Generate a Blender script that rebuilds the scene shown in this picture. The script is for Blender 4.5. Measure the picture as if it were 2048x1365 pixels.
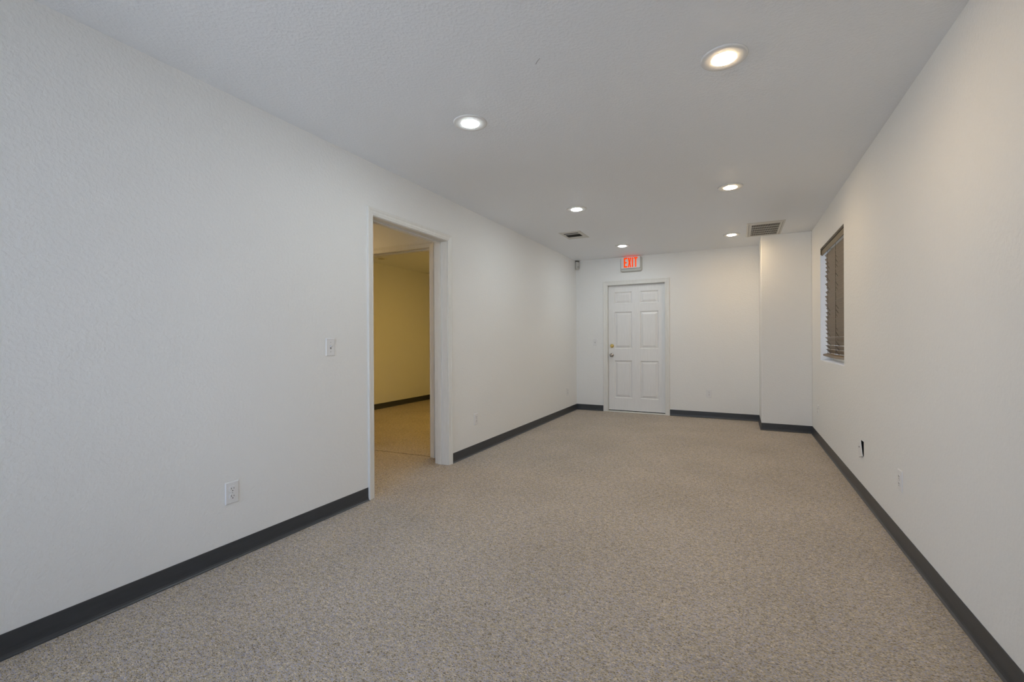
import bpy, math, random
from mathutils import Matrix, Vector

random.seed(7)
for o in list(bpy.data.objects):
    bpy.data.objects.remove(o, do_unlink=True)
SC = bpy.context.scene
COL = SC.collection

# ------------------------------------------------------------------ room data (metres)
W, D, H = 3.172, 7.071, 2.44          # right wall, far wall, ceiling
DC, XC = 6.434, 2.6365                # pillar front face, pillar left face
YB = -0.70                             # wall behind the camera
BH = 0.091                            # cove base height

# ------------------------------------------------------------------ camera
yaw, pitch, roll = 0.4669, -0.0019, -0.0049
cam_d = bpy.data.cameras.new('camera')
cam = bpy.data.objects.new('camera', cam_d)
COL.objects.link(cam)
fw = Vector((-math.sin(yaw)*math.cos(pitch), math.cos(yaw)*math.cos(pitch), math.sin(pitch)))
rt = Vector((math.cos(yaw), math.sin(yaw), 0))
up = rt.cross(fw)
r2 = rt*math.cos(roll) + up*math.sin(roll)
u2 = -rt*math.sin(roll) + up*math.cos(roll)
M = Matrix((r2, u2, -fw)).transposed().to_4x4()
M.translation = Vector((2.3747, 0, 1.1436))
cam.matrix_world = M
cam_d.sensor_width = 36.0
cam_d.lens = 896.32/2048*36.0
cam_d.clip_start = 0.05
SC.camera = cam

# ------------------------------------------------------------------ world, daylight, exposure
SKY = (0.60, 0.74, 1.0)
SKY_STRENGTH = 4.2
COOL = (0.88, 0.97, 1.0); COOL_STRENGTH = 200.0
WARM = (1.0, 0.735, 0.435); WARM_STRENGTH = 232.0
BACK = (1.0, 0.63, 0.155); BACK_STRENGTH = 600.0; HALL = (1.0, 0.66, 0.28); HALL_STRENGTH = 210.0
world = bpy.data.worlds.new('overcast_sky')
SC.world = world
world.use_nodes = True
bg = world.node_tree.nodes['Background']
bg.inputs['Color'].default_value = (*SKY, 1)
bg.inputs['Strength'].default_value = SKY_STRENGTH
vs = SC.view_settings
vs.view_transform = 'Standard'
vs.look = 'None'
vs.gamma = 1.0
vs.use_curve_mapping = False
vs.exposure = 0.0
SC.cycles.diffuse_bounces = 5
# glazed front behind the camera (in the wall opposite the exit door): x0, x1, z0, z1
WIN2 = (0.20, 2.00, 0.04, 2.38)
for (a, b, c, d), side in ((WIN2, 'back'),):
    ld = bpy.data.lights.new('daylight_portal', 'AREA')
    ld.shape = 'RECTANGLE'; ld.cycles.is_portal = True
    lo = bpy.data.objects.new('daylight_portal', ld)
    if side == 'back':
        ld.size = b-a; ld.size_y = d-c
        lo.matrix_world = Matrix.Translation(((a+b)/2, YB-.155, (c+d)/2)) @ Matrix.Rotation(math.pi/2, 4, 'X')
    else:
        ld.size = d-c; ld.size_y = b-a
        lo.matrix_world = Matrix.Translation((W+.175, (a+b)/2, (c+d)/2)) @ Matrix.Rotation(math.pi/2, 4, 'Y')
    COL.objects.link(lo)
# fill added high behind the building: brightens outside ground for bounce, never enters windows
fill_sun_d = bpy.data.lights.new('fill_sun', 'SUN'); fill_sun_d.energy = 12.0; fill_sun_d.angle = 0.01; fill_sun_d.color = (1.0, 0.96, 0.9)
fill_sun = bpy.data.objects.new('fill_sun', fill_sun_d); COL.objects.link(fill_sun)
fill_sun.rotation_euler = Vector((0.40, -0.40, -1.0)).to_track_quat('-Z', 'Y').to_euler()
# window with the blind
WIN1 = (4.622, 5.822, 0.912, 2.112)
for (a, b, c, d) in (WIN2,):
    ld = bpy.data.lights.new('daylight_portal', 'AREA')
    ld.shape = 'RECTANGLE'
    ld.size = d - c; ld.size_y = b - a
    ld.cycles.is_portal = True
    lo = bpy.data.objects.new('daylight_portal', ld)
    lo.matrix_world = Matrix.Translation((W + 0.15, (a+b)/2, (c+d)/2)) @ Matrix.Rotation(math.pi/2, 4, 'Y')
    COL.objects.link(lo)

# ------------------------------------------------------------------ materials
def mat(name, color, rough=0.5, metal=0.0, spec=0.5, emit=None, estr=0.0):
    m = bpy.data.materials.new(name); m.use_nodes = True
    b = m.node_tree.nodes['Principled BSDF']
    b.inputs['Base Color'].default_value = (*color, 1)
    b.inputs['Roughness'].default_value = rough
    b.inputs['Metallic'].default_value = metal
    b.inputs['Specular IOR Level'].default_value = spec
    if emit:
        b.inputs['Emission Color'].default_value = (*emit, 1)
        b.inputs['Emission Strength'].default_value = estr
    return m

def nd(m, t, **kw):
    n = m.node_tree.nodes.new(t)
    for k, v in kw.items():
        setattr(n, k, v)
    return n

def lk(m, a, b):
    m.node_tree.links.new(a, b)

def plaster(name, color, scale, strength, dist, rough=0.6):
    """painted drywall with an orange-peel / knock-down texture"""
    m = mat(name, color, rough, spec=0.3)
    b = m.node_tree.nodes['Principled BSDF']
    tc = nd(m, 'ShaderNodeTexCoord')
    n1 = nd(m, 'ShaderNodeTexNoise'); n1.inputs['Scale'].default_value = scale
    n1.inputs['Detail'].default_value = 3.0; n1.inputs['Roughness'].default_value = 0.55
    n2 = nd(m, 'ShaderNodeTexNoise'); n2.inputs['Scale'].default_value = scale*0.33
    n2.inputs['Detail'].default_value = 2.0
    rp = nd(m, 'ShaderNodeValToRGB')
    rp.color_ramp.elements[0].position = 0.40; rp.color_ramp.elements[1].position = 0.66
    ad = nd(m, 'ShaderNodeMath', operation='MULTIPLY_ADD')
    ad.inputs[1].default_value = 0.55
    lk(m, tc.outputs['Object'], n1.inputs['Vector']); lk(m, tc.outputs['Object'], n2.inputs['Vector'])
    lk(m, n1.outputs['Fac'], rp.inputs['Fac'])
    lk(m, n2.outputs['Fac'], ad.inputs[0]); lk(m, rp.outputs['Color'], ad.inputs[2])
    bp = nd(m, 'ShaderNodeBump'); bp.inputs['Strength'].default_value = strength
    bp.inputs['Distance'].default_value = dist
    lk(m, ad.outputs[0], bp.inputs['Height']); lk(m, bp.outputs['Normal'], b.inputs['Normal'])
    return m

def carpet(name, dark, mid, light, cool):
    m = mat(name, mid, 0.95, spec=0.05)
    b = m.node_tree.nodes['Principled BSDF']
    tc = nd(m, 'ShaderNodeTexCoord')
    def vor(s):
        v = nd(m, 'ShaderNodeTexVoronoi'); v.inputs['Scale'].default_value = s
        lk(m, tc.outputs['Object'], v.inputs['Vector']); return v
    mp = nd(m, 'ShaderNodeMapping'); mp.inputs['Scale'].default_value = (0.5, 1.0, 1.0)
    mp.inputs['Rotation'].default_value = (0, 0, 0.25)
    lk(m, tc.outputs['Object'], mp.inputs['Vector'])
    v1 = vor(400.0); lk(m, mp.outputs['Vector'], v1.inputs['Vector'])     # yarn loops
    sp = nd(m, 'ShaderNodeSeparateColor'); lk(m, v1.outputs['Color'], sp.inputs['Color'])
    rp = nd(m, 'ShaderNodeValToRGB'); cr = rp.color_ramp
    cr.elements[0].position = 0.0; cr.elements[0].color = (*dark, 1)
    cr.elements[1].position = 1.0; cr.elements[1].color = (*light, 1)
    e = cr.elements.new(0.32); e.color = (*mid, 1)
    e = cr.elements.new(0.72); e.color = tuple(x*1.12 for x in mid) + (1,)
    lk(m, sp.outputs[0], rp.inputs['Fac'])
    # coarser tone drift, wear
    n2 = nd(m, 'ShaderNodeTexNoise'); n2.inputs['Scale'].default_value = 75.0; n2.inputs['Detail'].default_value = 3
    lk(m, mp.outputs['Vector'], n2.inputs['Vector'])
    n3 = nd(m, 'ShaderNodeTexNoise'); n3.inputs['Scale'].default_value = 1.6; n3.inputs['Detail'].default_value = 4
    lk(m, tc.outputs['Object'], n3.inputs['Vector'])
    mr = nd(m, 'ShaderNodeMapRange'); mr.inputs['From Min'].default_value = .3; mr.inputs['From Max'].default_value = .7
    mr.inputs['To Min'].default_value = 0.84; mr.inputs['To Max'].default_value = 1.16
    lk(m, n2.outputs['Fac'], mr.inputs['Value'])
    mr3 = nd(m, 'ShaderNodeMapRange'); mr3.inputs['From Min'].default_value = .3; mr3.inputs['From Max'].default_value = .7
    mr3.inputs['To Min'].default_value = 0.92; mr3.inputs['To Max'].default_value = 1.06
    lk(m, n3.outputs['Fac'], mr3.inputs['Value'])
    mu = nd(m, 'ShaderNodeMath', operation='MULTIPLY'); lk(m, mr.outputs[0], mu.inputs[0]); lk(m, mr3.outputs[0], mu.inputs[1])
    vm = nd(m, 'ShaderNodeVectorMath', operation='SCALE')
    hue = nd(m, 'ShaderNodeMix', data_type='RGBA'); st = nd(m, 'ShaderNodeMath', operation='GREATER_THAN'); st.inputs[1].default_value = 0.70
    lk(m, sp.outputs[1], st.inputs[0]); lk(m, st.outputs[0], hue.inputs['Factor'])
    lk(m, rp.outputs['Color'], hue.inputs[6]); hue.inputs[7].default_value = (*cool, 1)
    lk(m, hue.outputs[2], vm.inputs[0]); lk(m, mu.outputs[0], vm.inputs['Scale'])
    lk(m, vm.outputs['Vector'], b.inputs['Base Color'])
    bp = nd(m, 'ShaderNodeBump'); bp.inputs['Strength'].default_value = 0.5; bp.inputs['Distance'].default_value = 0.003
    lk(m, v1.outputs['Distance'], bp.inputs['Height']); bp.invert = True
    lk(m, bp.outputs['Normal'], b.inputs['Normal'])
    return m

def streaked(name, c1, c2, scale, rough, stretch=(1, 12, 1)):
    m = mat(name, c1, rough)
    b = m.node_tree.nodes['Principled BSDF']
    tc = nd(m, 'ShaderNodeTexCoord'); mp = nd(m, 'ShaderNodeMapping')
    mp.inputs['Scale'].default_value = stretch
    n = nd(m, 'ShaderNodeTexNoise'); n.inputs['Scale'].default_value = scale; n.inputs['Detail'].default_value = 4
    rp = nd(m, 'ShaderNodeValToRGB')
    rp.color_ramp.elements[0].color = (*c1, 1); rp.color_ramp.elements[1].color = (*c2, 1)
    rp.color_ramp.elements[0].position = .35; rp.color_ramp.elements[1].position = .7
    lk(m, tc.outputs['Object'], mp.inputs['Vector']); lk(m, mp.outputs['Vector'], n.inputs['Vector'])
    lk(m, n.outputs['Fac'], rp.inputs['Fac']); lk(m, rp.outputs['Color'], b.inputs['Base Color'])
    return m

def emitter(name, color, strength):
    m = bpy.data.materials.new(name); m.use_nodes = True
    m.node_tree.nodes.clear()
    e = nd(m, 'ShaderNodeEmission'); o = nd(m, 'ShaderNodeOutputMaterial')
    e.inputs['Color'].default_value = (*color, 1); e.inputs['Strength'].default_value = strength
    lk(m, e.outputs[0], o.inputs['Surface'])
    return m

def glass(name):
    m = bpy.data.materials.new(name); m.use_nodes = True
    m.node_tree.nodes.clear()
    t = nd(m, 'ShaderNodeBsdfTransparent'); g = nd(m, 'ShaderNodeBsdfGlossy')
    t.inputs['Color'].default_value = (.94, .96, .96, 1); g.inputs['Roughness'].default_value = 0.02
    f = nd(m, 'ShaderNodeFresnel'); f.inputs['IOR'].default_value = 1.45
    x = nd(m, 'ShaderNodeMixShader'); o = nd(m, 'ShaderNodeOutputMaterial')
    lk(m, f.outputs[0], x.inputs[0]); lk(m, t.outputs[0], x.inputs[1]); lk(m, g.outputs[0], x.inputs[2])
    lk(m, x.outputs[0], o.inputs['Surface'])
    return m

WALLC = (0.84, 0.845, 0.835)
m_wall = plaster('wall_paint', WALLC, 62.0, 0.25, 0.0035, 0.55)
m_ceil = plaster('ceiling_paint', (0.86, 0.885, 0.92), 70.0, 0.30, 0.003, 0.7)
m_carpet = carpet('loop_carpet', (0.16, 0.128, 0.088), (0.46, 0.393, 0.290), (0.74, 0.655, 0.52), (0.44, 0.42, 0.465))
m_cove = streaked('cove_vinyl', (0.044, 0.048, 0.054), (0.053, 0.057, 0.063), 9.0, 0.36, (1, 1, 6))
m_trim = streaked('trim_paint', (0.76, 0.755, 0.72), (0.80, 0.795, 0.765), 8.0, 0.35, (6, 6, 1))
m_door = streaked('door_paint', (0.80, 0.80, 0.795), (0.83, 0.83, 0.825), 6.0, 0.38, (8, 1, 1))
m_plate = mat('plate_plastic', (0.80, 0.80, 0.80), 0.35)
m_slot = mat('slot_dark', (0.012, 0.012, 0.012), 0.6)
m_toggle = mat('toggle_recess', (0.22, 0.22, 0.22), 0.6)
m_screw = mat('screw_steel', (0.55, 0.55, 0.54), 0.35, 0.8)
m_brass = mat('brass', (0.78, 0.60, 0.22), 0.22, 1.0)
m_nickel = mat('nickel', (0.42, 0.40, 0.38), 0.22, 1.0)
m_lamp_trim = mat('lamp_trim', (0.80, 0.80, 0.79), 0.45)
m_cool = emitter('bulb_cool', COOL, COOL_STRENGTH)
m_warm = emitter('bulb_warm', WARM, WARM_STRENGTH)
m_back = emitter('bulb_amber', BACK, BACK_STRENGTH)
m_hall = emitter('bulb_hall', HALL, HALL_STRENGTH)
m_off = mat('bulb_off', (0.5, 0.48, 0.42), 0.4)
m_vent = mat('vent_enamel', (0.62, 0.61, 0.58), 0.45)
m_ventdark = mat('vent_interior', (0.02, 0.018, 0.014), 0.9)
m_wood = streaked('blind_brown', (0.22, 0.165, 0.105), (0.265, 0.20, 0.132), 5.0, 0.45, (14, 1, 14))
m_rail_gap_dark = streaked('headrail_and_gap_shade', (0.020, 0.014, 0.006), (0.030, 0.021, 0.010), 5.0, 0.5, (14, 1, 14))  # brown of the headrail; on the strip above the valance, painted shade
m_valance = streaked('valance_brown', (0.14, 0.108, 0.062), (0.175, 0.135, 0.08), 5.0, 0.5, (14, 1, 14))
m_cord = mat('blind_cord', (0.045, 0.03, 0.02), 0.8)
m_vinyl = mat('window_vinyl', (0.78, 0.79, 0.80), 0.4)
m_glass = glass('window_glass')
m_sign_body = mat('sign_body', (0.55, 0.55, 0.52), 0.5)
m_sign_face = mat('sign_face', (0.78, 0.78, 0.78), 0.4)
m_red = mat('sign_letter', (0.55, 0.03, 0.002), 0.6, spec=0.0, emit=(1.0, 0.068, 0.003), estr=0.80)
m_redtop = mat('sign_light_slot', (0.7, 0.1, 0.05), 0.4, emit=(1.0, 0.10, 0.04), estr=1.6)
m_black = mat('black_plastic', (0.012, 0.012, 0.012), 0.5)
m_sensor = mat('sensor_plastic', (0.55, 0.55, 0.52), 0.45)
m_sensor_lens = mat('sensor_lens', (0.40, 0.40, 0.39), 0.25)
m_slabsub = mat('subfloor', (0.04, 0.03, 0.02), 0.9)
m_ground = streaked('concrete', (0.60, 0.59, 0.57), (0.68, 0.67, 0.65), 1.2, 0.9, (1, 1, 1))
m_ext = mat('exterior_stucco', (0.55, 0.52, 0.47), 0.9)

# ------------------------------------------------------------------ mesh helpers
class MB:
    def __init__(self):
        self.v = []; self.f = []
    def poly(self, pts):
        i = len(self.v); self.v += [tuple(p) for p in pts]
        self.f.append(tuple(range(i, i+len(pts))))
    def box(self, x0, x1, y0, y1, z0, z1):
        i = len(self.v)
        self.v += [(x0,y0,z0),(x1,y0,z0),(x1,y1,z0),(x0,y1,z0),(x0,y0,z1),(x1,y0,z1),(x1,y1,z1),(x0,y1,z1)]
        for q in ((0,3,2,1),(4,5,6,7),(0,1,5,4),(1,2,6,5),(2,3,7,6),(3,0,4,7)):
            self.f.append(tuple(i+k for k in q))
        return self
    def loft(self, rings, closed=True, caps=True):
        """rings: equal-length point loops"""
        i = len(self.v); n = len(rings[0])
        for r in rings: self.v += [tuple(p) for p in r]
        for a in range(len(rings)-1):
            for k in range(n if closed else n-1):
                k2 = (k+1) % n
                self.f.append((i+a*n+k, i+a*n+k2, i+(a+1)*n+k2, i+(a+1)*n+k))
        if caps and closed:
            self.f.append(tuple(i+k for k in reversed(range(n))))
            self.f.append(tuple(i+(len(rings)-1)*n+k for k in range(n)))
        return self
    def lathe(self, prof, n=32, closed_ends=True):
        """prof: [(r,z)] about the z axis"""
        rings = [[(r*math.cos(2*math.pi*k/n), r*math.sin(2*math.pi*k/n), z) for k in range(n)] for r, z in prof]
        return self.loft(rings, True, closed_ends)
    def prism(self, pts2, y0, y1):
        """extrude an xz outline along y"""
        return self.loft([[(x, y0, z) for x, z in pts2], [(x, y1, z) for x, z in pts2]])
    def build(self, name, m, parent=None, smooth=False, bevel=0.0, seg=2, fix=True):
        me = bpy.data.meshes.new(name)
        me.from_pydata(self.v, [], self.f)
        if fix:
            import bmesh
            bm = bmesh.new(); bm.from_mesh(me)
            bmesh.ops.remove_doubles(bm, verts=bm.verts, dist=1e-6)
            bmesh.ops.recalc_face_normals(bm, faces=bm.faces)
            bm.to_mesh(me); bm.free()
        me.materials.append(m)
        o = bpy.data.objects.new(name, me); COL.objects.link(o)
        if parent: o.parent = parent
        if smooth:
            for p in me.polygons: p.use_smooth = True
        if bevel:
            bv = o.modifiers.new('bevel', 'BEVEL'); bv.width = bevel; bv.segments = seg
            bv.limit_method = 'ANGLE'; bv.angle_limit = math.radians(40)
        return o

def tag(o, label, cat, group=None):
    o['label'] = label; o['category'] = cat
    if group: o['group'] = group
    return o

def struct(o, label=None, cat=None):
    o['kind'] = 'structure'
    if label: o['label'] = label
    if cat: o['category'] = cat
    return o

def empty(name, loc=(0, 0, 0), rot=(0, 0, 0)):
    o = bpy.data.objects.new(name, None); COL.objects.link(o)
    o.location = loc; o.rotation_euler = rot; o.empty_display_size = 0.05
    return o

def copy_tree(o, parent=None):
    c = o.copy(); COL.objects.link(c)
    if parent: c.parent = parent
    for ch in list(o.children): copy_tree(ch, c)
    return c

def wall(name, axis, p0, p1, a0, a1, z0, z1, holes=(), m=None):
    """upright slab. axis 'x': faces +-x between x=p0..p1, running along y=a0..a1; axis 'y' likewise.
    holes: (a0,a1,z0,z1,depth) measured from face p0 towards p1; depth None = right through"""
    mb = MB()
    def P(p, a, z): return (p, a, z) if axis == 'x' else (a, p, z)
    A = sorted({a0, a1, *[h[0] for h in holes], *[h[1] for h in holes]})
    Z = sorted({z0, z1, *[h[2] for h in holes], *[h[3] for h in holes]})
    def inside(a, z, through):
        for h in holes:
            if h[0] < a < h[1] and h[2] < z < h[3] and (h[4] is None or not through): return True
        return False
    for i in range(len(A)-1):
        for j in range(len(Z)-1):
            ac, zc = (A[i]+A[i+1])/2, (Z[j]+Z[j+1])/2
            for p, thr in ((p0, False), (p1, True)):
                if not inside(ac, zc, thr):
                    mb.poly([P(p, A[i], Z[j]), P(p, A[i+1], Z[j]), P(p, A[i+1], Z[j+1]), P(p, A[i], Z[j+1])])
    def strip(pa, pb, b0, b1, c0, c1):
        AA = [a for a in A if b0 <= a <= b1]; ZZ = [z for z in Z if c0 <= z <= c1]
        for i in range(len(AA)-1):
            for z in (c0, c1):
                if z <= z0: continue
                mb.poly([P(pa, AA[i], z), P(pa, AA[i+1], z), P(pb, AA[i+1], z), P(pb, AA[i], z)])
        for j in range(len(ZZ)-1):
            for a in (b0, b1):
                mb.poly([P(pa, a, ZZ[j]), P(pa, a, ZZ[j+1]), P(pb, a, ZZ[j+1]), P(pb, a, ZZ[j])])
    strip(p0, p1, a0, a1, z0, z1)
    for h in holes:
        q = p1 if h[4] is None else p0 + math.copysign(h[4], p1-p0)
        strip(p0, q, h[0], h[1], h[2], h[3])
        if h[4] is not None:
            mb.poly([P(q, h[0], h[2]), P(q, h[1], h[2]), P(q, h[1], h[3]), P(q, h[0], h[3])])
    return mb.build(name, m or m_wall)

# ------------------------------------------------------------------ shell
HT = 2.56
DOOR = (0.500, 1.410, 0.0, 2.024)                 # hole in the far wall
HOLE = (2.447, 3.415, 0.0, 2.074)                 # hole in the left wall
TL = 0.14                                         # left wall thickness
# floors (carpet) with the seam under the inner opening
def slab(name, pts, z0, z1, m):
    mb = MB(); mb.loft([[(x, y, z0) for x, y in pts], [(x, y, z1) for x, y in pts]])
    return mb.build(name, m)
seam = lambda x: 3.595 + (x + 0.30)*0.066 - 0.02
fl = slab('floor', [(-3.0, YB), (W, YB), (W, D+.02), (-.14, D+.02), (-.14, seam(-.14)), (-3.0, seam(-3.0))], -0.02, 0.0, m_carpet)
struct(fl, 'flecked grey brown loop carpet of the long room', 'floor')
fl2 = slab('floor', [(-3.0, seam(-3.0)+.006), (-.14, seam(-.14)+.006), (-.14, D), (-3.0, D)], -0.02, 0.0, m_carpet)
struct(fl2, 'flecked carpet of the dim amber room beyond the doorway', 'floor')
sm = slab('carpet_seam', [(-1.3, seam(-1.3)-.001), (-.16, seam(-.16)-.001), (-.16, seam(-.16)+.007), (-1.3, seam(-1.3)+.007)], -0.004, 0.0006, m_slabsub); sm.parent = fl
sf = MB().box(-3.15, W+.2, YB-.15, D+.2, -0.12, -0.021).build('floor', m_slabsub)
struct(sf, 'dark subfloor showing in the carpet seam', 'floor')
cl = MB().box(-3.15, W+.2, YB-.15, D+.2, H, HT).build('ceiling', m_ceil)
struct(cl, 'pale grey textured drywall ceiling', 'ceiling')
sc_ = slab('scuff_mark', [(1.531, 1.933), (1.548, 1.915), (1.565, 1.902), (1.566, 1.9035), (1.5495, 1.9168), (1.533, 1.935)], H-.0006, H, mat('scuff_grey', (.30, .30, .31), .8)); sc_.parent = cl

LOOSE = (3.972, 4.050, 0.302, 0.406)
struct(wall('wall_left', 'x', 0.0, -TL, YB, D, 0, H, [(*HOLE, None)]), 'white textured wall with the open doorway', 'wall')
struct(wall('wall_right', 'x', W, W+.17, YB, D+.15, 0, H,
            [(*WIN1, None), (*LOOSE, 0.07)]), 'white textured wall with the blind-covered window', 'wall')
struct(wall('wall_far', 'y', D, D+.15, -TL-.01, W, 0, H, [(*DOOR, None)]), 'white textured end wall with the six-panel door', 'wall')
struct(wall('wall_back', 'y', YB, YB-.15, 0, W, 0, H, [(*WIN2, None)]), 'white textured wall opposite the exit door', 'wall')
pl = MB().box(XC, W, DC, D, 0, H).build('wall_pillar', m_wall, bevel=0.006, seg=3)
struct(pl, 'white drywall pillar in the corner under the return grille', 'wall')
# rooms beyond the doorway
Y1, Y1B = 3.56, 3.68
OPN = (-1.24, -0.305, 0.0, 2.078)
struct(wall('wall_inner', 'y', Y1, Y1B, -3.0, -TL, 0, H, [(*OPN, None)]), 'tan-lit wall above the inner opening beyond the doorway', 'wall')
struct(wall('wall_back_room_left', 'x', -3.0, -3.15, Y1B-2.4, D, 0, H), 'amber-lit side wall seen through both openings', 'wall')
struct(wall('wall_back_room_far', 'y', D, D+.15, -3.15, -TL-.01, 0, H), 'amber-lit end wall of the room beyond the doorway', 'wall')
struct(wall('wall_hall', 'y', 1.5, 1.38, -3.0, -TL, 0, H), 'hall wall hidden behind the left wall', 'wall')
struct(wall('wall_hall_left', 'x', -1.9, -2.0, 1.5, Y1, 0, H), 'hall side wall beyond the doorway', 'wall')
gr = MB().box(-40, W+40, -42, 45, -0.35, -0.25).build('ground', m_ground)
struct(gr, 'pale concrete ground outside the windows', 'ground')

# ------------------------------------------------------------------ cove base
def cove(name, a, b, nrm, label, e0=0.0, e1=0.0):
    """vinyl cove base along a->b (xy), nrm = into-the-room direction; e0/e1 extend the toe at mitres"""
    prof = [(0, 0), (0, BH), (.0022, BH), (.0032, BH-.0015), (.0032, .030), (.0042, .016), (.0072, .007), (.0118, .003), (.0150, .0018), (.0150, 0)]
    a, b, nrm = Vector((*a, 0)), Vector((*b, 0)), Vector((*nrm, 0))
    t = (b-a).normalized()
    rings = []
    for p, s in ((a, e0), (b, e1)):
        rings.append([tuple(p + nrm*u + t*(s*u) + Vector((0, 0, z))) for u, z in prof])
    o = MB().loft(rings).build(name, m_cove)
    for p in o.data.polygons: p.use_smooth = False
    return struct(o, label, 'baseboard')
cove('baseboard_left', (0, YB), (0, 2.404), (1, 0), 'dark grey cove base along the left wall before the doorway')
cove('baseboard_left', (0, 3.457), (0, D), (1, 0), 'dark cove base between the doorway and the far corner', 0, -1)
cove('baseboard_far', (0, D), (0.447, D), (0, -1), 'short dark cove base beside the exit door latch side', 1, 0)
cove('baseboard_far', (1.461, D), (XC, D), (0, -1), 'dark cove base between the exit door and the pillar', 0, -1)
cove('baseboard_pillar', (XC, D), (XC, DC), (-1, 0), 'dark cove base on the side of the pillar', 1, 1)
cove('baseboard_pillar', (XC, DC), (W, DC), (0, -1), 'dark cove base on the front of the pillar', -1, -1)
cove('baseboard_right', (W, DC), (W, YB), (-1, 0), 'dark brown-grey cove base along the right wall', 1, 0)
cove('baseboard_back_room', (-3.0, Y1B), (-3.0, D), (1, 0), 'dark cove base of the amber-lit room side wall', 0, -1)
cove('baseboard_back_room', (-3.0, D), (-TL-.01, D), (0, -1), 'dark cove base of the amber-lit room end wall', 1, 0)
cove('baseboard_hall', (-.247, Y1), (-TL, Y1), (0, -1), 'stub of dark cove base beside the inner opening')

# ------------------------------------------------------------------ casings, jambs
CAS = [(0, 0), (0, .0075), (.004, .0095), (.010, .0100), (.014, .0085), (.017, .0105), (.034, .0120), (.040, .0150), (.050, .0165), (.054, .0150), (.0555, .010), (.0555, 0)]
def casing(mb, axis, p, s, a0, a1, zt, prof=CAS, zb=0.0):
    """U-shaped mitred casing round an opening a0..a1 up to zt, on plane p, standing out by s"""
    def P(n, a, z): return (p+s*n, a, z) if axis == 'x' else (a, p+s*n, z)
    rings = [[P(t, a0-w, zb) for w, t in prof], [P(t, a0-w, zt+w) for w, t in prof],
             [P(t, a1+w, zt+w) for w, t in prof], [P(t, a1+w, zb) for w, t in prof]]
    mb.loft(rings)
def jamb(mb, axis, p0, p1, a0, a1, zt, th=.018, stop=None):
    lo, hi = min(p0, p1), max(p0, p1)
    def B(a, b, c, d, l=lo, h=hi):
        mb.box(l, h, a, b, c, d) if axis == 'x' else mb.box(a, b, l, h, c, d)
    B(a0-th, a0, 0, zt); B(a1, a1+th, 0, zt); B(a0-th, a1+th, zt, zt+th)
    if stop:
        l, h, t = stop
        B(a0, a0+t, 0, zt-t, l, h); B(a1-t, a1, 0, zt-t, l, h); B(a0, a1, zt-t, zt, l, h)

t1 = empty('trim_1', (0, 2.93, 0)); struct(t1, 'white painted casing and jamb of the open doorway', 'door trim')
def rel(o, par):            # keep world-space mesh under an empty that is not at the origin
    o.parent = par; o.matrix_parent_inverse = Matrix.Translation(par.location).inverted()
    return o
mb = MB(); casing(mb, 'x', 0, 1, 2.460, 3.402, 2.056); rel(mb.build('casing', m_trim), t1)
mb = MB(); casing(mb, 'x', -TL, -1, 2.460, 3.402, 2.056); rel(mb.build('casing', m_trim), t1)
mb = MB(); jamb(mb, 'x', -TL, 0, 2.465, 3.397, 2.052); rel(mb.build('jamb', m_trim), t1)
mb = MB()
jx0, jx1, jt = -.104, -.066, .011
mb.box(jx0, jx1, 2.465, 2.465+jt, 0, 2.052-jt); mb.box(jx0, jx1, 3.397-jt, 3.397, 0, 2.052-jt); mb.box(jx0, jx1, 2.465, 3.397, 2.052-jt, 2.052)
rel(mb.build('door_stop', m_trim, bevel=.002), t1)

t2 = empty('trim_2', (-.77, Y1, 0)); struct(t2, 'tan-lit casing of the inner opening beyond the doorway', 'door trim')
mb = MB(); casing(mb, 'y', Y1, -1, -1.220, -.318, 2.056); rel(mb.build('casing', m_trim), t2)
mb = MB(); casing(mb, 'y', Y1B, 1, -1.220, -.318, 2.056); rel(mb.build('casing', m_trim), t2)
mb = MB(); jamb(mb, 'y', Y1, Y1B, -1.222, -.323, 2.058); rel(mb.build('jamb', m_trim), t2)
mb = MB()
mb.box(-1.222, -1.211, Y1+.05, Y1+.085, 0, 2.047); mb.box(-.334, -.323, Y1+.05, Y1+.085, 0, 2.047); mb.box(-1.222, -.323, Y1+.05, Y1+.085, 2.047, 2.058)
rel(mb.build('door_stop', m_trim, bevel=.002), t2)

# ------------------------------------------------------------------ exit door
t3 = empty('trim_3', (.955, D, 0)); struct(t3, 'white painted casing round the six-panel exit door', 'door trim')
CAS3 = [(w*1.17, t) for w, t in CAS]
mb = MB(); casing(mb, 'y', D, -1, .514, 1.396, 2.008, CAS3); rel(mb.build('casing', m_trim), t3)
mb = MB(); jamb(mb, 'y', D, D+.15, .518, 1.392, 2.004); rel(mb.build('jamb', m_trim), t3)
mb = MB(); y = D+.098
mb.box(.518, .532, y, y+.03, .03, 1.99); mb.box(1.378, 1.392, y, y+.03, .03, 1.99); mb.box(.518, 1.392, y, y+.03, 1.99, 2.004)
rel(mb.build('door_stop', m_trim), t3)
mb = MB(); mb.prism([(.518, 0), (1.392, 0), (1.392, .012), (.518, .012)], D-.012, D+.094)
mb.box(.518, 1.392, D+.098, D+.15, 0, .034)
rel(mb.build('threshold', m_trim, bevel=.003), t3)

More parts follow.
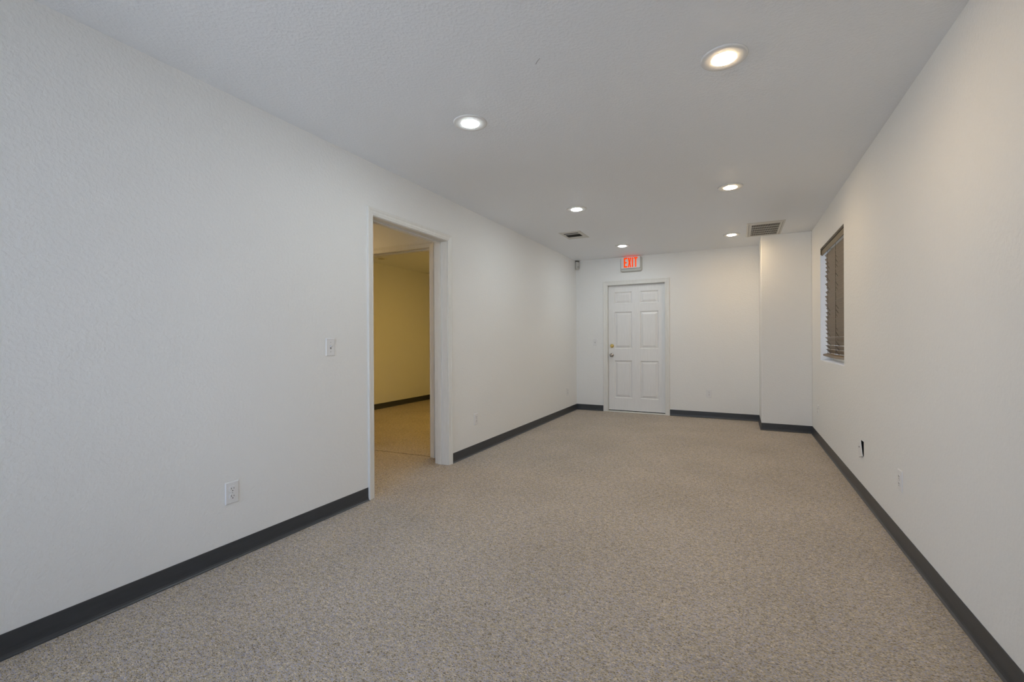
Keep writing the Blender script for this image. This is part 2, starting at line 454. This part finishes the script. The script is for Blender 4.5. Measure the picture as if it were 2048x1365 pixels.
DY = D+.052                                                      # slab front
DX0, DX1, DZ0, DZ1 = .521, 1.389, .024, 2.001
PX = [(.615, .892), (1.014, 1.294)]
PZ = [(.218, .812), (1.000, 1.585), (1.710, 1.899)]
dr = empty('door_1', ((DX0+DX1)/2, DY, 0)); struct(dr, 'white six-panel exit door with brass deadbolt', 'door')
holes = [(x0, x1, z0, z1, 0.0175) for x0, x1 in PX for z0, z1 in PZ]
sl = wall('slab', 'y', DY, DY+.044, DX0, DX1, DZ0, DZ1, holes, m_door); rel(sl, dr)
for z0, z1 in PZ:
    first = None
    for x0, x1 in PX:
        if first is None:
            w, h = PX[0][1]-PX[0][0], z1-z0
            def rect(i, d): return [(i, d, i), (w-i, d, i), (w-i, d, h-i), (i, d, h-i)]
            mb = MB(); mb.loft([rect(0, .0), rect(.003, .0015), rect(.011, .0135), rect(.017, .0150), rect(.022, .0130), rect(.046, .0030), rect(.049, .0020)], caps=False)
            mb.poly(rect(.049, .0020))
            o = mb.build('panel', m_door); first = o
        else:
            o = first.copy(); COL.objects.link(o)
        o.location = (x0, DY, z0)
        o.scale.x = (x1-x0)/(PX[0][1]-PX[0][0])
        o.parent = dr; o.matrix_parent_inverse = Matrix.Translation(dr.location).inverted()
gap_shade = MB().box(DX0, DX1, DY+.004, DY+.040, .0135, .0238).build('door_gap_shade', m_black); rel(gap_shade, dr); gap_shade['label'] = 'black strip standing in for the shaded gap under the door'  # black filler: shade of the gap below the slab put into colour
def facing(o, loc, parent):   # lathe axis +z -> pointing to -y (into the room)
    o.matrix_world = Matrix.Translation(loc) @ Matrix.Rotation(math.pi/2, 4, 'X')
    o.parent = parent; o.matrix_parent_inverse = Matrix.Translation(parent.location).inverted()
    return o
KX = .576
db = MB().lathe([(0, 0), (.031, 0), (.031, .004), (.027, .010), (.022, .013), (.021, .020), (.017, .023), (0, .0235)], 28, False).build('deadbolt', m_brass, smooth=True)
facing(db, (KX, DY, 1.043), dr); db['label'] = 'brass deadbolt thumb-turn plate'
tt = MB().box(-.004, .004, -.015, .015, .018, .036).build('thumb_turn', m_brass, bevel=.002)
tt.parent = db
kb = MB().lathe([(0, 0), (.031, 0), (.031, .003), (.027, .008), (.014, .010), (.0125, .024), (.016, .030), (.0245, .038), (.0270, .048), (.0245, .057), (.017, .062), (0, .0635)], 32, False).build('knob', m_nickel, smooth=True)
facing(kb, (KX-.002, DY, .896), dr); kb['label'] = 'dark nickel door knob'

# ------------------------------------------------------------------ window with blind
class MBY(MB):                      # the same shapes turned on to a wall that faces y
    def build(self, *a, **k):
        self.v = [(y, YB-(x-W), z) for x, y, z in self.v]
        return MB.build(self, *a, **k)
def window(name, rect, label, mull, MB=MB):
    a0, a1, z0, z1 = rect
    r = empty(name, (W+.12, (a0+a1)/2, z0) if MB is not MBY else ((a0+a1)/2, YB-.12, z0)); struct(r, label, 'window')
    x0, x1, f = W+.118, W+.160, .022
    mb = MB(); mb.box(x0, x1, a0, a0+f, z0, z1); mb.box(x0, x1, a1-f, a1, z0, z1)
    mb.box(x0, x1, a0+f, a1-f, z0, z0+f); mb.box(x0, x1, a0+f, a1-f, z1-f, z1)
    rel(mb.build('window_frame', m_vinyl, bevel=.003), r)
    edges = [a0+f] + [a0+(a1-a0)*k for k in mull] + [a1-f]
    for k in range(1, len(edges)-1):
        rel(MB().box(x0+.005, x1-.005, edges[k]-.022, edges[k]+.022, z0+f, z1-f).build('mullion', m_vinyl, bevel=.003), r)
    for k in range(len(edges)-1):
        p0 = edges[k] + (.022 if k else 0); p1 = edges[k+1] - (.022 if k < len(edges)-2 else 0)
        xm = (x0+x1)/2
        mb = MB(); mb.poly([(xm, p0, z0+f), (xm, p1, z0+f), (xm, p1, z1-f), (xm, p0, z1-f)])
        rel(mb.build('pane', m_glass, fix=False), r)
    return r
window('window_1', WIN1, 'window behind the brown slatted blind', (.5,))
window('window_2', WIN2, 'wide glazed front opposite the exit door', (.5,), MBY)

bl = empty('window_blind', (W+.05, 5.222, WIN1[3]))
tag(bl, 'brown horizontal slat blind hanging in the window recess', 'blind')
BX = W+.052; by0, by1 = WIN1[0]+.022, WIN1[1]-.036
mb = MB(); mb.box(W+.0165, W+.036, by0-.006, by1+.006, 2.060, 2.110); rel(mb.build('headrail', m_rail_gap_dark), bl)
mb = MB()
mb.box(W+.010, W+.016, WIN1[0]+.004, WIN1[1]-.004, 2.034, 2.090)
va = rel(mb.build('valance', m_valance, bevel=.001), bl)
mb = MB(); mb.box(W+.0015, W+.0095, WIN1[1]-.016, WIN1[1]-.003, 2.046, 2.089); rel(mb.build('valance_return', m_valance), bl)
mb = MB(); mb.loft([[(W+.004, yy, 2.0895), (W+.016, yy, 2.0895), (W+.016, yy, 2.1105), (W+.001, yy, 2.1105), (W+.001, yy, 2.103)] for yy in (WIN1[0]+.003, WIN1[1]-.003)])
rel(mb.build('head_gap_shade', m_rail_gap_dark), bl)  # near-black strip stands in for the shadowed gap under the window head
ang = math.radians(64); sw = .0485
zt, zb_, n = 2.012, 1.010, 24
pitch_z = (zt-zb_)/(n-1)
first = None
for k in range(n):
    if first is None:
        mb = MB()
        def ring(yy):
            up_, dn = [], []
            for q in range(7):
                u = -sw/2 + sw*q/6; c = .0022*(1-(2*u/sw)**2)
                up_.append((u, yy, c+.0013)); dn.append((u, yy, c-.0013))
            return up_ + dn[::-1]
        mb.loft([ring(by0), ring(by1)])
        o = mb.build('slat', m_wood); first = o
    else:
        o = first.copy(); COL.objects.link(o)
    a = ang + math.radians(random.uniform(-1.5, 1.5)) - (math.radians(9) if k > n-5 else 0)
    o.rotation_euler = (random.uniform(-.0012, .0012), a, 0)      # room edge up, outer edge down
    o.location = (BX, 0, zt - k*pitch_z)
    o.parent = bl; o.matrix_parent_inverse = Matrix.Translation(bl.location).inverted()
mb = MB()
segs = 10; rings = []
for k in range(segs+1):
    t = k/segs; yy = by0 + (by1-by0)*t
    zc = .976 - .006*math.sin(math.pi*t); tl = math.radians(14)
    c, s = math.cos(tl), math.sin(tl)
    loop = []
    for u, v in ((-.028, -.009), (.028, -.009), (.028, .007), (.022, .010), (-.022, .010), (-.028, .007)):
        loop.append((BX-.008 + u*c - v*s, yy, zc + u*s + v*c))
    rings.append(loop)
mb.loft(rings); rel(mb.build('bottom_rail', m_wood), bl)
def tube(mb, pts, r, n=6):
    rings = []
    for i, p in enumerate(pts):
        p = Vector(p)
        d = (Vector(pts[min(i+1, len(pts)-1)]) - Vector(pts[max(i-1, 0)])).normalized()
        a = d.orthogonal().normalized(); b = d.cross(a)
        rings.append([tuple(p + a*(r*math.cos(2*math.pi*k/n)) + b*(r*math.sin(2*math.pi*k/n))) for k in range(n)])
    mb.loft(rings)
dxs, dzs = math.cos(ang)*sw/2, math.sin(ang)*sw/2
for yy in (WIN1[0]+.17, WIN1[0]+.60, WIN1[1]-.17):
    mb = MB()
    tube(mb, [(BX-dxs-.002, yy, 2.060), (BX-dxs-.002, yy, .985)], .0014)
    tube(mb, [(BX+dxs+.002, yy, 2.060), (BX+dxs+.002, yy, .985)], .0014)
    for k in range(n):
        zc = zt-k*pitch_z
        tube(mb, [(BX-dxs-.003, yy, zc+dzs+.001), (BX+dxs+.003, yy, zc-dzs-.003)], .0016, 5)
    rel(mb.build('ladder_cord', m_cord), bl)

# ------------------------------------------------------------------ recessed ceiling lights
def ceiling_light(name, bulb_mat):
    r = empty(name)
    prof = [(.0520, -.0005), (.0520, -.0070), (.0535, -.0074), (.0570, -.0073), (.080, -.0070), (.094, -.0066), (.0985, -.0052), (.1000, -.0018), (.1000, -.0005)]
    ring = MB().lathe(prof + [prof[0]], 48, False).build('trim_ring', m_lamp_trim, r, smooth=True)
    b = MB().lathe([(0, -.0005), (.0515, -.0005), (.0515, -.0070), (.048, -.0088), (.040, -.0108), (.028, -.0124), (.014, -.0132), (0, -.0134)], 40, False)
    b.build('bulb', bulb_mat, r, smooth=True)
    return r
spots = [
    (.957, 2.275, 'cool', 'cool white recessed ceiling light next to the open doorway', ),
    (.953, 4.255, 'cool', 'cool white recessed ceiling light beside the small supply vent'),
    (.955, 6.215, 'cool', 'cool white recessed ceiling light in front of the exit sign'),
    (2.322, 2.284, 'warm', 'warm yellow recessed ceiling light farthest from the return grille'),
    (2.322, 4.247, 'warm', 'warm yellow recessed ceiling light, middle one of its row'),
    (2.310, 6.190, 'warm', 'warm yellow recessed ceiling light beside the return grille')]
proto = {}
for x, y, kind, lab in spots:
    if kind not in proto:
        o = ceiling_light('recessed_light', m_cool if kind == 'cool' else m_warm); proto[kind] = o
    else:
        o = copy_tree(proto[kind])
    o.location = (x, y, H)
    tag(o, lab, 'ceiling light', 'recessed lights in two ceiling rows')
# dim amber rooms
o = ceiling_light('recessed_light', m_off); o.location = (-2.63, 5.375, H)
tag(o, 'unlit recessed ceiling light in the amber room', 'ceiling light')
ob = ceiling_light('recessed_light', m_back); ob.location = (-.95, 5.2, H)
tag(ob, 'amber recessed ceiling light hidden in the back room', 'ceiling light', 'amber lights beyond the doorway')
ob2 = ceiling_light('recessed_light', m_hall); ob2.location = (-1.62, 2.85, H)
tag(ob2, 'amber recessed ceiling light hidden in the hall', 'ceiling light', 'amber lights beyond the doorway')

# ------------------------------------------------------------------ ceiling vents
def frame_bm(x0, x1, y0, y1, ix0, ix1, iy0, iy1, th):
    """stamped register frame hanging th below the ceiling, bevelled outer rim"""
    mb = MB()
    def R(a, b, c, d, z): return [(a, c, z), (b, c, z), (b, d, z), (a, d, z)]
    mb.loft([R(x0, x1, y0, y1, H), R(x0+.004, x1-.004, y0+.004, y1-.004, H-th*.55), R(x0+.014, x1-.014, y0+.014, y1-.014, H-th),
             R(ix0-.004, ix1+.004, iy0-.004, iy1+.004, H-th), R(ix0, ix1, iy0, iy1, H-th*.7), R(ix0, ix1, iy0, iy1, H-.0005)], caps=False)
    return mb
v1 = empty('supply_vent', (.57, 5.305, H)); tag(v1, 'small ceiling supply vent with dark open slots', 'air vent')
rel(frame_bm(.433, .706, 5.110, 5.500,   .472, .657, 5.178, 5.440, .005).build('vent_frame', m_vent), v1)
rel(MB().box(.472, .657, 5.178, 5.440, H-.0012, H-.0004).build('vent_throat', m_ventdark), v1)
for yy, wd in ((5.232, .026), (5.408, .050)):
    mb = MB(); mb.loft([[(xx, yy-wd/2, H-.0035), (xx, yy+wd/2, H-.0050), (xx, yy+wd/2, H-.0040), (xx, yy-wd/2, H-.0025)] for xx in (.472, .657)])
    rel(mb.build('louver', m_vent), v1)
for yy in (5.290, 5.335):
    mb = MB(); mb.loft([[(xx, yy-.007, H-.0025), (xx, yy+.007, H-.0040), (xx, yy+.007, H-.0034), (xx, yy-.007, H-.0019)] for xx in (.472, .657)])
    rel(mb.build('louver', m_ventdark), v1)

v2 = empty('return_grille', (2.6575, 6.057, H)); tag(v2, 'large ceiling return air grille beside the pillar', 'air vent')
gx0, gx1, gy0, gy1 = 2.470, 2.846, 5.684, 6.428
ix0, ix1, iy0, iy1 = 2.520, 2.802, 5.788, 6.374
rel(frame_bm(gx0, gx1, gy0, gy1, ix0, ix1, iy0, iy1, .006).build('grille_frame', m_vent), v2)
rel(MB().box(ix0, ix1, iy0, iy1, H-.0012, H-.0004).build('grille_throat', m_ventdark), v2)
nb = 25; first = None
for k in range(nb):
    if first is None:
        mb = MB(); mb.loft([[(-.0016, yy, -.0052), (.0016, yy, -.0052), (.0022, yy, -.0014), (-.0008, yy, -.0014)] for yy in (iy0, iy1)])
        o = mb.build('blade', m_vent); first = o
    else:
        o = first.copy(); COL.objects.link(o)
    o.location = (ix0 + (ix1-ix0)*(k+.5)/nb, 0, H)
    o.parent = v2; o.matrix_parent_inverse = Matrix.Translation(v2.location).inverted()
for k in range(1, 5):
    yy = iy0 + (iy1-iy0)*k/5
    rel(MB().box(ix0, ix1, yy-.009, yy+.009, H-.0060, H-.0050).build('cross_bar', m_vent), v2)
for xx in (gx0+.022, gx1-.022):
    rel(MB().box(xx-.0012, xx+.0012, gy0+.05, gy1-.05, H-.0064, H-.0057).build('hinge_seam', m_ventdark), v2)

# ------------------------------------------------------------------ exit sign
es = empty('exit_sign', (.90, D, 2.20)); tag(es, 'lit EXIT sign with red letters above the white door', 'exit sign')
def rrect(x0, x1, z0, z1, r, n=5):
    pts = []
    for cx, cz, a in ((x1-r, z1-r, 0), (x0+r, z1-r, 90), (x0+r, z0+r, 180), (x1-r, z0+r, 270)):
        for k in range(n+1):
            t = math.radians(a + 90*k/n); pts.append((cx+r*math.cos(t), cz+r*math.sin(t)))
    return pts
mb = MB()
ins = lambda d: rrect(.735+d, 1.064-d, 2.198+d, 2.424-d*.3, .030-d*.5)
mb.loft([[(x, D-.0005, z) for x, z in ins(0)], [(x, D-.030, z) for x, z in ins(0)], [(x, D-.044, z) for x, z in ins(.006)], [(x, D-.050, z) for x, z in ins(.016)]])
rel(mb.build('housing', m_sign_body), es)
FY = D-.081
mb = MB(); mb.loft([[(x, D-.050, z) for x, z in rrect(.760, 1.040, 2.250, 2.418, .012)], [(x, FY+.004, z) for x, z in rrect(.755, 1.046, 2.244, 2.421, .012)], [(x, FY, z) for x, z in rrect(.758, 1.043, 2.247, 2.418, .012)]])
rel(mb.build('face_plate', m_sign_face), es)
rel(MB().box(.79, 1.01, D-.047, D-.030, 2.4245, 2.4262).build('light_slot', m_redtop), es)
L0, L1 = 2.2585, 2.4085
def letter(polys):
    mb = MB()
    for pl_ in polys: mb.prism(pl_, FY-.0025, FY+.0005)
    o = mb.build('letter', m_red); rel(o, es); return o
h = L1-L0
def R4(x0, x1, z0, z1): return [(x0, z0), (x1, z0), (x1, z1), (x0, z1)]
s = .0205
o = letter([[(.800, L0), (.853, L0), (.853, L0+s), (.800+s, L0+s), (.800+s, L0+h/2-s/2), (.847, L0+h/2-s/2), (.847, L0+h/2+s/2), (.800+s, L0+h/2+s/2),
         (.800+s, L1-s), (.853, L1-s), (.853, L1), (.800, L1)]]); o['label'] = 'red letter E'
xm = .8865
o = letter([[(.8605, L0), (.8605+.0200, L0), (xm, L0+h*.33), (.9125-.0200, L0), (.9125, L0), (xm+.0125, L0+h/2), (.9125, L1), (.9125-.0200, L1), (xm, L1-h*.33),
         (.8605+.0200, L1), (.8605, L1), (xm-.0125, L0+h/2)]]); o['label'] = 'red letter X'
o = letter([R4(.9215, .9405, L0, L1)]); o['label'] = 'red letter I'
o = letter([[(.9705, L0), (.9895, L0), (.9895, L1-s), (1.0085, L1-s), (1.0085, L1), (.9515, L1), (.9515, L1-s), (.9705, L1-s)]]); o['label'] = 'red letter T'

# ------------------------------------------------------------------ corner motion sensor
ms = empty('motion_sensor', (.036, D-.036, 2.29), (0, 0, math.radians(45)))
tag(ms, 'small white motion sensor high in the far left corner', 'sensor')
mb = MB(); mb.box(-.030, .030, -.004, .030, .128, .1405); mb.build('bracket', m_black, ms)
prof = []
mb = MB()
def sring(z, w, dpt):
    return [(-w, .026, z), (-w, -dpt*.55, z), (-w*.55, -dpt, z), (w*.55, -dpt, z), (w, -dpt*.55, z), (w, .026, z)]
mb.loft([sring(.000, .018, .008), sring(.006, .026, .016), sring(.030, .031, .022), sring(.100, .031, .022), sring(.120, .030, .018), sring(.128, .028, .014)])
mb.build('sensor_body', m_sensor, ms, bevel=.003)
mb = MB()
mb.loft([[(-.017, -.018, z), (-.010, -.0245, z), (.010, -.0245, z), (.017, -.018, z)] for z in (.020, .062)])
mb.build('sensor_lens', m_sensor_lens, ms)
MB().box(-.006, .006, -.0245, -.018, .080, .088).build('indicator', m_sensor_lens, ms)

# ------------------------------------------------------------------ outlets and switches (local frame: face towards -y, up z)
def plate_mb(w=.035, h=.057, t=.0055):
    mb = MB()
    R = lambda i, d: [(-w+i, -d, -h+i), (w-i, -d, -h+i), (w-i, -d, h-i), (-w+i, -d, h-i)]
    mb.loft([R(0, 0), R(0, t*.45), R(.0015, t*.8), R(.0045, t)], caps=True)
    return mb
def make_outlet():
    r = empty('wall_outlet')
    plate_mb().build('cover_plate', m_plate, r)
    for zc in (.0195, -.0195):
        pts = []
        for k in range(24):
            t = 2*math.pi*k/24
            pts.append((.0172*math.cos(t), max(-.0135, min(.0135, .0172*math.sin(t)))))
        mb = MB(); mb.loft([[(x*1.05, -.0050, z*1.05) for x, z in pts], [(x, -.0078, z) for x, z in pts]])
        rc = mb.build('receptacle', m_plate, r); rc.location = (0, 0, zc)
        for xx, hh in ((-.0064, .0042), (.0064, .0034)):
            MB().box(xx-.0012, xx+.0012, -.0084, -.0070, -hh+.003, hh+.003).build('slot', m_slot, rc)
        mb = MB(); mb.lathe([(0, .0070), (.0026, .0070), (.0026, .0084), (0, .0084)], 12, False)
        g = mb.build('slot', m_slot, rc); g.rotation_euler = (math.pi/2, 0, 0); g.location = (0, 0, -.0085)
    mb = MB(); mb.lathe([(0, .0048), (.0030, .0048), (.0030, .0066), (0, .0070)], 12, False)
    g = mb.build('screw', m_screw, r); g.rotation_euler = (math.pi/2, 0, 0)
    return r
def make_switch():
    r = empty('light_switch')
    plate_mb().build('cover_plate', m_plate, r)
    MB().box(-.0055, .0055, -.0062, -.0050, -.0125, .0125).build('toggle_slot', m_toggle, r)
    mb = MB(); mb.loft([[(-.0046, -.0055, -.004), (.0046, -.0055, -.004), (.0046, -.0055, .010), (-.0046, -.0055, .010)],
                        [(-.0040, -.0160, .006), (.0040, -.0160, .006), (.0040, -.0160, .0125), (-.0040, -.0160, .0125)]])
    mb.build('toggle', m_plate, r, bevel=.001)
    for zz in (.030, -.030):
        mb = MB(); mb.lathe([(0, .0048), (.0030, .0048), (.0030, .0064), (0, .0068)], 12, False)
        g = mb.build('screw', m_screw, r); g.rotation_euler = (math.pi/2, 0, 0); g.location = (0, 0, zz)
    return r
LEFT, RIGHT, FAR = math.pi/2, -math.pi/2, 0.0
outs = [((0, 1.4355, .3515), LEFT, 'white duplex outlet on the left wall before the doorway'),
        ((0, 3.891, .346), LEFT, 'white duplex outlet on the left wall just past the doorway'),
        ((0, 6.624, .336), LEFT, 'white outlet plate on the left wall near the far corner'),
        ((2.001, D, .358), FAR, 'white duplex outlet on the far wall beside the exit door'),
        ((W, 3.163, .360), RIGHT, 'white duplex outlet on the right wall beside the loose cover plate'),
        ((W, 5.980, .348), RIGHT, 'white outlet plate on the right wall under the window end')]
proto_o = None
for loc, rz, lab in outs:
    if proto_o is None: proto_o = make_outlet(); o = proto_o
    else: o = copy_tree(proto_o)
    o.location = loc; o.rotation_euler = (0, 0, rz)
    tag(o, lab, 'outlet', 'wall outlets')
s0 = make_switch(); s0.location = (0, 2.076, 1.104); s0.rotation_euler = (0, 0, LEFT)
tag(s0, 'white toggle light switch beside the open doorway', 'light switch', 'toggle switches')
s1 = copy_tree(s0); s1.location = (.3145, D, 1.105); s1.rotation_euler = (0, 0, FAR)
tag(s1, 'white toggle light switch beside the exit door', 'light switch', 'toggle switches')

# loose cover plate hanging off the right wall
lp = empty('loose_cover_plate', (W-.010, 4.022, .343), (math.radians(0), math.radians(0), RIGHT))
lp.rotation_euler = (math.radians(0), math.radians(-19), RIGHT + math.radians(5))
tag(lp, 'crooked cover plate pulled off a dark hole in the right wall', 'cover plate')
plate_mb(.035, .054).build('cover_plate', m_plate, lp)
mb = MB(); mb.lathe([(0, .0040), (.0055, .0040), (.0055, .0062), (0, .0062)], 16, False)
g = mb.build('jack_hole', m_slot, lp); g.rotation_euler = (math.pi/2, 0, 0); g.location = (0, 0, .017)
hb_ = MB().box(W+.0600, W+.0695, LOOSE[0], LOOSE[1], LOOSE[2], LOOSE[3]).build('back_box', m_black)
mb = MB(); a0, a1, z0, z1 = LOOSE; x0, x1 = W+.0005, W+.0695
for q in ([(x0,a0+.0004,z0),(x1,a0+.0004,z0),(x1,a0+.0004,z1),(x0,a0+.0004,z1)], [(x0,a1-.0004,z0),(x1,a1-.0004,z0),(x1,a1-.0004,z1),(x0,a1-.0004,z1)],
          [(x0,a0,z0+.0004),(x1,a0,z0+.0004),(x1,a1,z0+.0004),(x0,a1,z0+.0004)], [(x0,a0,z1-.0004),(x1,a0,z1-.0004),(x1,a1,z1-.0004),(x0,a1,z1-.0004)]):
    mb.poly(q)
bs = mb.build('box_sides', m_black, fix=False); bs.parent = hb_
tag(hb_, 'black wiring box in the hole behind the crooked plate', 'wiring box')
